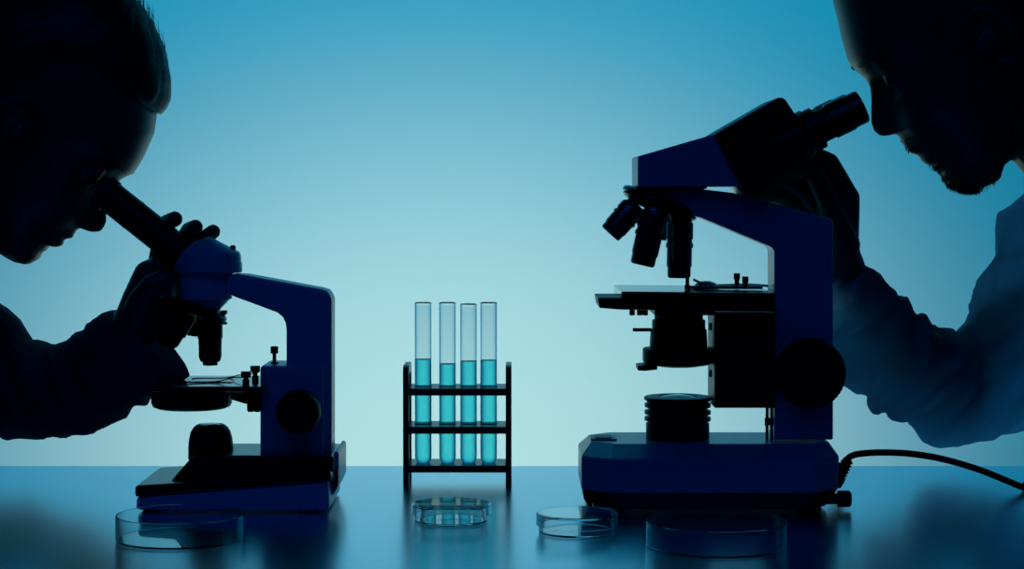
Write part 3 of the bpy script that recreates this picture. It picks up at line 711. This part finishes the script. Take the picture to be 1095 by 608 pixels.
sk = [
 ([SHM] + PP([(1110, 335, 2.11), (1026, 418, 2.12), (960, 370, 2.04), (898, 300, 1.975)]), [.048, .041, .036, .036, .026]),
 (PP([(898, 292, 1.972), (899, 262, 1.966), (903, 235, 1.966), (904.5, 212, 1.966)]), [.026, .0175, .0145, .0135]),
 (PP([(1040, 172, YM), (1068, 147, YM), (1096, 138, YM), (1150, 120, YM)]), [.022, .0235, .0235, .045]),
 (PP([(898, 285, 1.972), (892, 250, 1.972), (890, 222, 1.972)]), [.024, .018, .012]),
 (PP([(892, 285, 1.972), (882, 255, 1.972), (874, 236, 1.972)]), [.022, .017, .011]),
 (PP([(888, 285, 1.972), (874, 265, 1.972), (862, 250, 1.972)]), [.020, .015, .010]),
 (PP([(904, 209, 1.966), (887, 174, 1.967), (864, 163, 1.964), (842, 166, 1.96)]), [.0122, .0096, .0088, .0080]),
 (PP([(891, 222, 1.972), (870, 187, 1.974), (848, 178, 1.968), (826, 182, 1.962)]), [.0122, .0096, .009, .0082]),
 (PP([(878, 232, 1.972), (855, 202, 1.974), (836, 193, 1.968), (817, 197, 1.962)]), [.012, .0094, .0088, .0080]),
 (PP([(864, 240, 1.972), (843, 217, 1.972), (828, 208, 1.966), (811, 211, 1.96)]), [.011, .0088, .0082, .0074]),
 (PP([(900, 262, 1.96), (893, 238, 1.95), (884, 212, 1.944), (873, 190, 1.944)]), [.018, .0135, .011, .0095]),
]
ccm = (PP([(855, 292, 1.975), (893, 330, 1.99), (955, 386, 2.05), (1018, 421, 2.12), (1085, 392, 2.12), (1165, 300, 2.11)]), [.047, .051, .0545, .055, .065, .07])
neckM = (P(1128, 120, YM), P(1220, 222, YM), .058, .062)
nb = neckM[1]
shM = [(nb.x + .04, 1.72, nb.z - .05), (nb.x + .03, 2.10, nb.z - .05)]
ccm[0][5] = Vector(shM[1])
farM = [(Vector(shM[0]), Vector((.80, 1.66, .74)), .048, .04), (Vector((.80, 1.66, .74)), Vector((.66, 1.74, .60)), .038, .028), (Vector((.66, 1.74, .60)), Vector((.60, 1.76, .57)), .028, .022)]
cuffm = P(888, 300, 1.97)
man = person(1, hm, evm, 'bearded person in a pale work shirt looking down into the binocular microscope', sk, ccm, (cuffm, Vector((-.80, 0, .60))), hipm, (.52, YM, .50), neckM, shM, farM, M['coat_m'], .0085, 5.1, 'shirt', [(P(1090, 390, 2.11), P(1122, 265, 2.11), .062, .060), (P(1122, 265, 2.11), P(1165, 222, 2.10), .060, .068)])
# short hair, eyebrows and beard
hp = [(896, 2), (890, -10), (893, -28), (907, -52), (938, -80)]
bm = hairloft(hm, hp, .05, gw=.004, gb=.006, rough=.001, seed=4); obj('hair', bm, M['hair_m'], man, 180)
for sg in (-1, 1):
    bm = new(); vv = hm.vof(921, 80)
    pts = [hm.world(hm.surf(vv + .006, abs(w), -.0008), vv + .006 + .003 * math.sin(abs(w) * 60), sg * abs(w)) for w in (.015, .025, .037, .048)]
    tubepath(bm, pts, .002, 8, 4, rs=[.0024, .0034, .003, .0012]); obj('eyebrow', bm, M['hair_m'], man, 180)
bm = new()
dens = [(964, 150, 974, 163, 120), (998, 178, 1015, 199, 500), (1015, 199, 1031, 204, 600), (1031, 204, 1060, 195, 500)]
for x0, y0, x1, y1, n in dens:
    for k in range(n):
        f = random.random(); x = x0 + (x1 - x0) * f; y = y0 + (y1 - y0) * f
        v = max(hm.vof(x, y), .0012) + random.uniform(0, .004); w = random.gauss(0, .014)
        p = hm.world(hm.surf(v, w, -.0012), v, w)
        d = (hm.U * random.uniform(.2, .8) - hm.V * random.uniform(.3, 1.0) + Vector((0, w * 12 + random.uniform(-.3, .3), 0))).normalized()
        ln = random.uniform(.002, .0045) * (1.25 if y0 > 175 else .8)
        strand(bm, [p, p + d * ln * .5, p + d * ln + Vector((0, 0, -.001))], .00022)
obj('beard', bm, M['hair_m'], man, 180)

# ------------------------------------------------------------------ stools
def stool(x, y, label):
    t = thing('lab_stool', (x, y, 0), label, 'stool', 'stools at the table ends')
    bm = new(); lathe(bm, (x, y, .375), (0, 0, 1), [(.15, 0), (.17, .008), (.172, .03), (.16, .042), (0, .044)], 48); obj('seat', bm, M['black'], t)
    bm = new(); lathe(bm, (x, y, .17), (0, 0, 1), [(.011, 0), (.011, 0)], 4) if False else None
    for k in range(4):
        a = PI / 4 + k * PI / 2; bm = new()
        cap(bm, (x + .11 * math.cos(a), y + .11 * math.sin(a), .372), (x + .18 * math.cos(a), y + .18 * math.sin(a), .012), .011, .011); obj('leg', bm, M['steel'], t)
    bm = new(); pts = [(x + .148 * math.cos(q * PI / 12), y + .148 * math.sin(q * PI / 12), .18) for q in range(25)]; tubepath(bm, pts, .006, 8, 2); obj('foot_ring', bm, M['steel'], t)
stool(hips[0], hips[1], 'round black stool under the person in the navy sleeve')
stool(hipm[0], hipm[1], 'round black stool under the bearded person')
